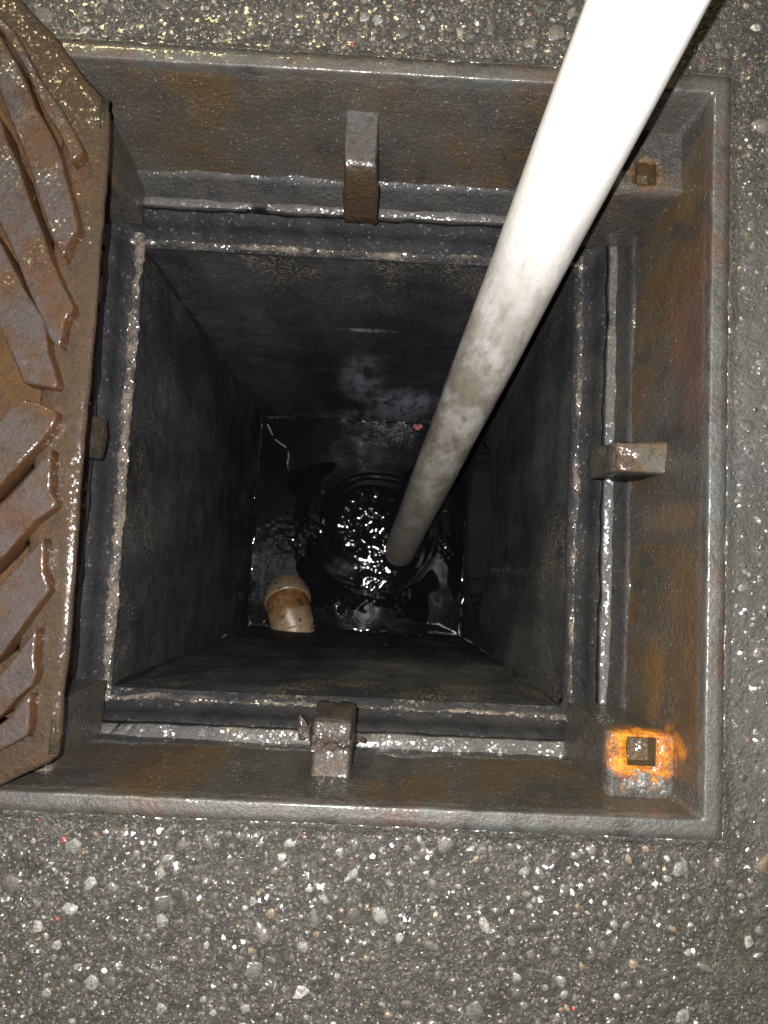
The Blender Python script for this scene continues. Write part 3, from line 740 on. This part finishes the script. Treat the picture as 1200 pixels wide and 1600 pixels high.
def epath(s):
    """centre line: straight, then a quarter bend down"""
    if s <= st: return p0+dh*s
    a = (s-st)/Rb
    if a <= math.pi/2: return p0+dh*(st+Rb*math.sin(a))+Vector((0, 0, -Rb*(1-math.cos(a))))
    return p0+dh*(st+Rb)+Vector((0, 0, -Rb-(s-st-Rb*math.pi/2)))
bend = Rb*math.pi/2
def seg(name, s0, s1, rr, k=10, lip=None):
    path = [epath(s0+(s1-s0)*i/k) for i in range(k+1)]; rad = [rr]*(k+1)
    if lip:
        path = [epath(s0-0.0006)]+path; rad = [rr-0.006]+rad; path.insert(2, epath(s0+0.0015)); rad[1] = rr-0.0015; rad.insert(2, rr)
    V, F = tube(path, rad, 48)
    V = [v+(v-Vector(epath((s0+s1)/2))).normalized()*0.0012*nz(v, 40, 3, 2) for v in V]
    return mesh_obj(name, V, F, M_socket if name == 'socket' else M_pipe, elb)
seg('spigot', 0.0, st*0.55, r_e-0.0035)
seg('bend', st*0.5, st+bend*0.50, r_e, 12, True)
seg('socket', st+bend*0.46, st+bend+0.09, r_e+0.0046, 14, True)

# ------------------------------------------------------------------ white pole
def build_pole():
    a = Vector((0.1163, -0.0665, -1.384)); b = Vector((0.222, 0.307, 0.25)); d = (b-a).normalized()
    L0 = -0.16; L1 = (b-a).length*1.62
    n = 60; path = []; rad = []
    for k in range(n+1):
        s = L0+(L1-L0)*k/n; path.append(a+d*s); rad.append(0.0432+0.0004*math.sin(s*13))
    V, F = tube(path, rad, 56, cap0=True, cap1=True)
    o = mesh_obj('sampling_pole', V, F, M_pole)
    tag(o, 'thick white plastic pole reaching down the shaft into the water', 'pole')
build_pole()

# ------------------------------------------------------------------ lifted grate lying over the left of the frame
OUT = [(-0.47, 0.53), (-0.42, 0.505), (-0.385, 0.475), (-0.3488, 0.435), (-0.3366, 0.4238), (-0.3165, 0.4046), (-0.3003, 0.3832), (-0.2849, 0.3625), (-0.2656, 0.3435), (-0.2566, 0.3282), (-0.255, 0.2897), (-0.255, 0.2202), (-0.2552, 0.14), (-0.2550, 0.0676), (-0.2562, -0.0002), (-0.2564, -0.067), (-0.2553, -0.1448), (-0.2556, -0.2), (-0.2561, -0.2332), (-0.2574, -0.2639), (-0.2565, -0.2908), (-0.257, -0.3236), (-0.2656, -0.3312), (-0.2815, -0.3391), (-0.295, -0.3457), (-0.3107, -0.3548), (-0.345, -0.371), (-0.40, -0.388), (-0.47, -0.392)]
GX = -0.62                                                      # centre line of the grate
GZ = 0.0045                                                     # it rests on the rim
grate = empty('drain_grate', (GX, 0.05, GZ), 'rusty iron herringbone grate lifted off and lying over the left of the frame', 'drain grate')
def mirror(p): return (2*GX-p[0], p[1])
outline = OUT+[mirror(p) for p in reversed(OUT)]
def inset(poly, d):
    n = len(poly); r = []
    for i in range(n):
        a = Vector(poly[i-1]); b = Vector(poly[i]); c = Vector(poly[(i+1) % n])
        e1 = (b-a).normalized(); e2 = (c-b).normalized(); nn = Vector((-(e1.y+e2.y), e1.x+e2.x))
        nn.normalize(); r.append(b-nn*d)
    return r
def area(p): return sum(p[i-1][0]*p[i][1]-p[i][0]*p[i-1][1] for i in range(len(p)))/2
if area(outline) > 0: outline = outline[::-1]
def densify(p, st):
    r = []
    for i in range(len(p)):
        a = Vector(p[i]); b = Vector(p[(i+1) % len(p)]); k = max(1, int((b-a).length/st))
        r += [tuple(a.lerp(b, j/k)) for j in range(k)]
    return r
outline = densify(outline, 0.010)
def border():
    zt1 = 0.032
    rows = [(0.013, GZ), (0.0075, zt1-0.016), (0.0005, zt1-0.0055), (0.0008, zt1-0.0025), (0.0032, zt1), (0.014, zt1+0.0005), (0.024, zt1), (0.034, zt1-0.0005), (0.046, zt1-0.001), (0.049, zt1-0.004), (0.051, GZ)]
    bm = bmesh.new(); R = []
    for d, z in rows: R.append([bm.verts.new((p[0], p[1], z)) for p in inset(outline, d)])
    n = len(outline)
    for a, b in zip(R, R[1:]+R[:1]):
        for k in range(n): bm.faces.new((a[k], a[(k+1) % n], b[(k+1) % n], b[k]))
    bmesh.ops.recalc_face_normals(bm, faces=bm.faces)
    rough_up(bm, 0.0011, 50, 2.0, 3)
    return bm_obj('border', bm, M_border, grate)
border()
# rusty web below the ribs
def web():
    p = inset(outline, 0.045); bm = bmesh.new()
    lo = [bm.verts.new((a[0], a[1], GZ+0.001)) for a in p]; hi = [bm.verts.new((a[0], a[1], GZ+0.0045)) for a in p]
    bm.faces.new(hi); bm.faces.new(lo[::-1]); n = len(p)
    for k in range(n): bm.faces.new((lo[k], lo[(k+1) % n], hi[(k+1) % n], hi[k]))
    bmesh.ops.recalc_face_normals(bm, faces=bm.faces)
    bm_obj('web', bm, M_bed, grate, smooth=False)
web()
RIBS = [
 [(-0.3679, 0.4097), (-0.3518, 0.3949), (-0.339, 0.3731), (-0.324, 0.3468), (-0.3077, 0.3281), (-0.2895, 0.3008), (-0.2771, 0.2808), (-0.2752, 0.2735), (-0.2806, 0.2685), (-0.2847, 0.2636), (-0.2886, 0.2734), (-0.2991, 0.2922), (-0.3127, 0.3109), (-0.3271, 0.3385), (-0.3401, 0.3628), (-0.3583, 0.3876), (-0.3669, 0.3987)],
 [(-0.3662, 0.3899), (-0.3573, 0.3761), (-0.3463, 0.3597), (-0.3348, 0.338), (-0.3254, 0.3169), (-0.3145, 0.3007), (-0.3041, 0.2832), (-0.2956, 0.2643), (-0.2902, 0.2453), (-0.2822, 0.2239), (-0.2778, 0.2089), (-0.2744, 0.1979), (-0.2752, 0.1913), (-0.2802, 0.1831), (-0.2827, 0.1744), (-0.2857, 0.1645), (-0.2961, 0.1835), (-0.3069, 0.2086), (-0.3191, 0.241), (-0.3286, 0.2638), (-0.3418, 0.2911), (-0.3518, 0.3113), (-0.3613, 0.333)],
 [(-0.3584, 0.2995), (-0.3524, 0.2818), (-0.3375, 0.2559), (-0.3245, 0.2215), (-0.3092, 0.1894), (-0.2981, 0.1618), (-0.2861, 0.1383), (-0.2752, 0.1195), (-0.2721, 0.1119), (-0.2766, 0.1052), (-0.2803, 0.0966), (-0.2816, 0.074), (-0.2896, 0.08), (-0.3023, 0.1051), (-0.317, 0.1321), (-0.3325, 0.1665), (-0.3495, 0.1957)],
 [(-0.3475, 0.1722), (-0.3233, 0.1318), (-0.2992, 0.0988), (-0.2929, 0.067), (-0.2852, 0.0482), (-0.281, 0.0357), (-0.2833, 0.033), (-0.2984, 0.0348), (-0.3128, 0.0366), (-0.3195, 0.0496), (-0.333, 0.0758), (-0.3404, 0.0901)],
 [(-0.3324, -0.0037), (-0.3258, 0.0061), (-0.315, 0.018), (-0.3006, 0.0162), (-0.2872, 0.0118), (-0.2807, 0.0084), (-0.28, 0.0002), (-0.2831, -0.0075), (-0.2925, -0.0212), (-0.3038, -0.035), (-0.3156, -0.0487), (-0.3272, -0.0637)],
 [(-0.3253, -0.0866), (-0.3018, -0.0587), (-0.2813, -0.0301), (-0.2811, -0.0401), (-0.2799, -0.0701), (-0.273, -0.0797), (-0.2745, -0.0841), (-0.2923, -0.0992), (-0.3062, -0.1166), (-0.321, -0.1363)],
 [(-0.3187, -0.1625), (-0.306, -0.1473), (-0.2956, -0.1327), (-0.2817, -0.1166), (-0.2792, -0.1472), (-0.273, -0.1634), (-0.2745, -0.1672), (-0.2865, -0.1842), (-0.2987, -0.2047), (-0.3131, -0.2277)],
 [(-0.3114, -0.2474), (-0.3049, -0.2388), (-0.2968, -0.2276), (-0.2813, -0.2033), (-0.2815, -0.2299), (-0.2787, -0.2424), (-0.2808, -0.2527), (-0.2936, -0.2658), (-0.3083, -0.2837)],
 [(-0.3075, -0.2932), (-0.3007, -0.2881), (-0.2872, -0.2703), (-0.2828, -0.2647), (-0.2816, -0.2944), (-0.2828, -0.301), (-0.2936, -0.3086), (-0.3056, -0.3156)]]
# how far each rib runs on to the left beyond its traced end: (dx, dy) of the run
RUN = [(-0.030, 0.020), (-0.075, 0.085), (-0.135, 0.175), (-0.20, 0.27), (-0.20, -0.235), (-0.185, -0.20), (-0.15, -0.135), (-0.10, -0.075), (-0.04, -0.025)]
def rib(k, poly, run, flip):
    p = list(poly); a, b = p[0], p[-1]
    p = p+[(b[0]+run[0], b[1]+run[1]), (a[0]+run[0], a[1]+run[1])]
    if flip: p = [mirror(q) for q in p]
    if area(p) > 0: p = p[::-1]
    p = densify(p, 0.006)
    zt1 = 0.050
    bm = bmesh.new(); R = []
    for d, z in ((0.0010, 0.0095), (-0.0012, 0.030), (-0.0012, zt1-0.0030), (-0.0006, zt1-0.0012), (0.0004, zt1-0.0003), (0.0016, zt1)):
        R.append([bm.verts.new((q[0], q[1], z)) for q in inset(p, d)])
    n = len(p)
    for u, v in zip(R[:-1], R[1:]):
        for i in range(n): bm.faces.new((u[i], u[(i+1) % n], v[(i+1) % n], v[i]))
    top = bm.faces.new([bm.verts.new(v.co) for v in R[-1]]); bm.faces.new(R[0][::-1])
    bmesh.ops.recalc_face_normals(bm, faces=bm.faces)
    bmesh.ops.triangulate(bm, faces=[f for f in bm.faces if len(f.verts) > 4])
    for v in bm.verts: v.co.z += 0.0012*nz((v.co.x, v.co.y, 0), 45, k*1.3, 3); v.co.x += 0.0006*nz(v.co, 90, 7+k, 2); v.co.y += 0.0006*nz(v.co, 90, 3+k, 2)
    return bm_obj('rib', bm, M_rib, grate)
for k, p in enumerate(RIBS):
    rib(k, p, RUN[k], False); rib(k, p, RUN[k], True)
def spine():
    bm = bmesh.new()
    bmesh.ops.create_cube(bm, size=1.0)
    for v in bm.verts: v.co = Vector((GX+v.co.x*0.05, 0.065+v.co.y*0.83, 0.030+v.co.z*0.030))
    bmesh.ops.bevel(bm, geom=bm.edges[:], offset=0.004, segments=2, affect='EDGES')
    bm_obj('spine', bm, M_border, grate)
spine()
def notch(x, y, hx, hy):
    bm = bmesh.new(); bmesh.ops.create_cube(bm, size=1.0)
    for v in bm.verts: v.co = Vector((x+v.co.x*hx*2, y+v.co.y*hy*2, 0.0295+v.co.z*0.0085))
    bmesh.ops.bevel(bm, geom=bm.edges[:], offset=0.0022, segments=3, affect='EDGES')
    bmesh.ops.subdivide_edges(bm, edges=bm.edges[:], cuts=1, use_grid_fill=True); rough_up(bm, 0.0012, 90, x, 2)
    bm_obj('corner_key', bm, M_notch, grate)
notch(-0.2635, 0.325, 0.0045, 0.017); notch(-0.2640, -0.305, 0.0048, 0.019)

# ------------------------------------------------------------------ small debris
def flake():
    bm = bmesh.new(); L = 40; Wd = 7; rows = []
    for i in range(L+1):
        t = i/L; x = -0.040+0.078*t; y0 = -0.316-0.014*t-0.004*math.sin(t*6)
        wd = (0.0105*(1-t)**0.8+0.0022)*(1+0.5*nz((t*8, 0, 0), 1.5, 2, 2))
        on = max(0.0, 1-abs((x-0.001)/0.027)**4)
        zz = -0.118+0.046*min(1, on*2.2)
        row = []
        for j in range(Wd):
            s = j/(Wd-1)-0.5; row.append(bm.verts.new((x+0.002*nz((t*9, s*4, 1), 2, 1), y0+s*2*wd, zz+0.004*nz((t*7, s*5, 0), 1.6, 4, 2)+0.002*(0.25-s*s))))
        rows.append(row)
    for a, b in zip(rows[:-1], rows[1:]):
        for j in range(Wd-1): bm.faces.new((a[j], a[j+1], b[j+1], b[j]))
    r = bmesh.ops.solidify(bm, geom=bm.faces[:], thickness=0.0016)
    o = bm_obj('rust_flake', bm, M_flake)
    tag(o, 'ragged brown flake lying across the lug nearest the bottom', 'debris')
flake()
def scrap():
    o = lump('litter_scrap', [(0.150, 0.286, WZ+0.004, 1.0), (0.158, 0.289, WZ+0.006, 0.8), (0.143, 0.290, WZ+0.005, 0.7)], 0.009, M_red, 5.0, 0.5)
    tag(o, 'tiny red scrap floating against the far wall beside the pole', 'litter')
scrap()
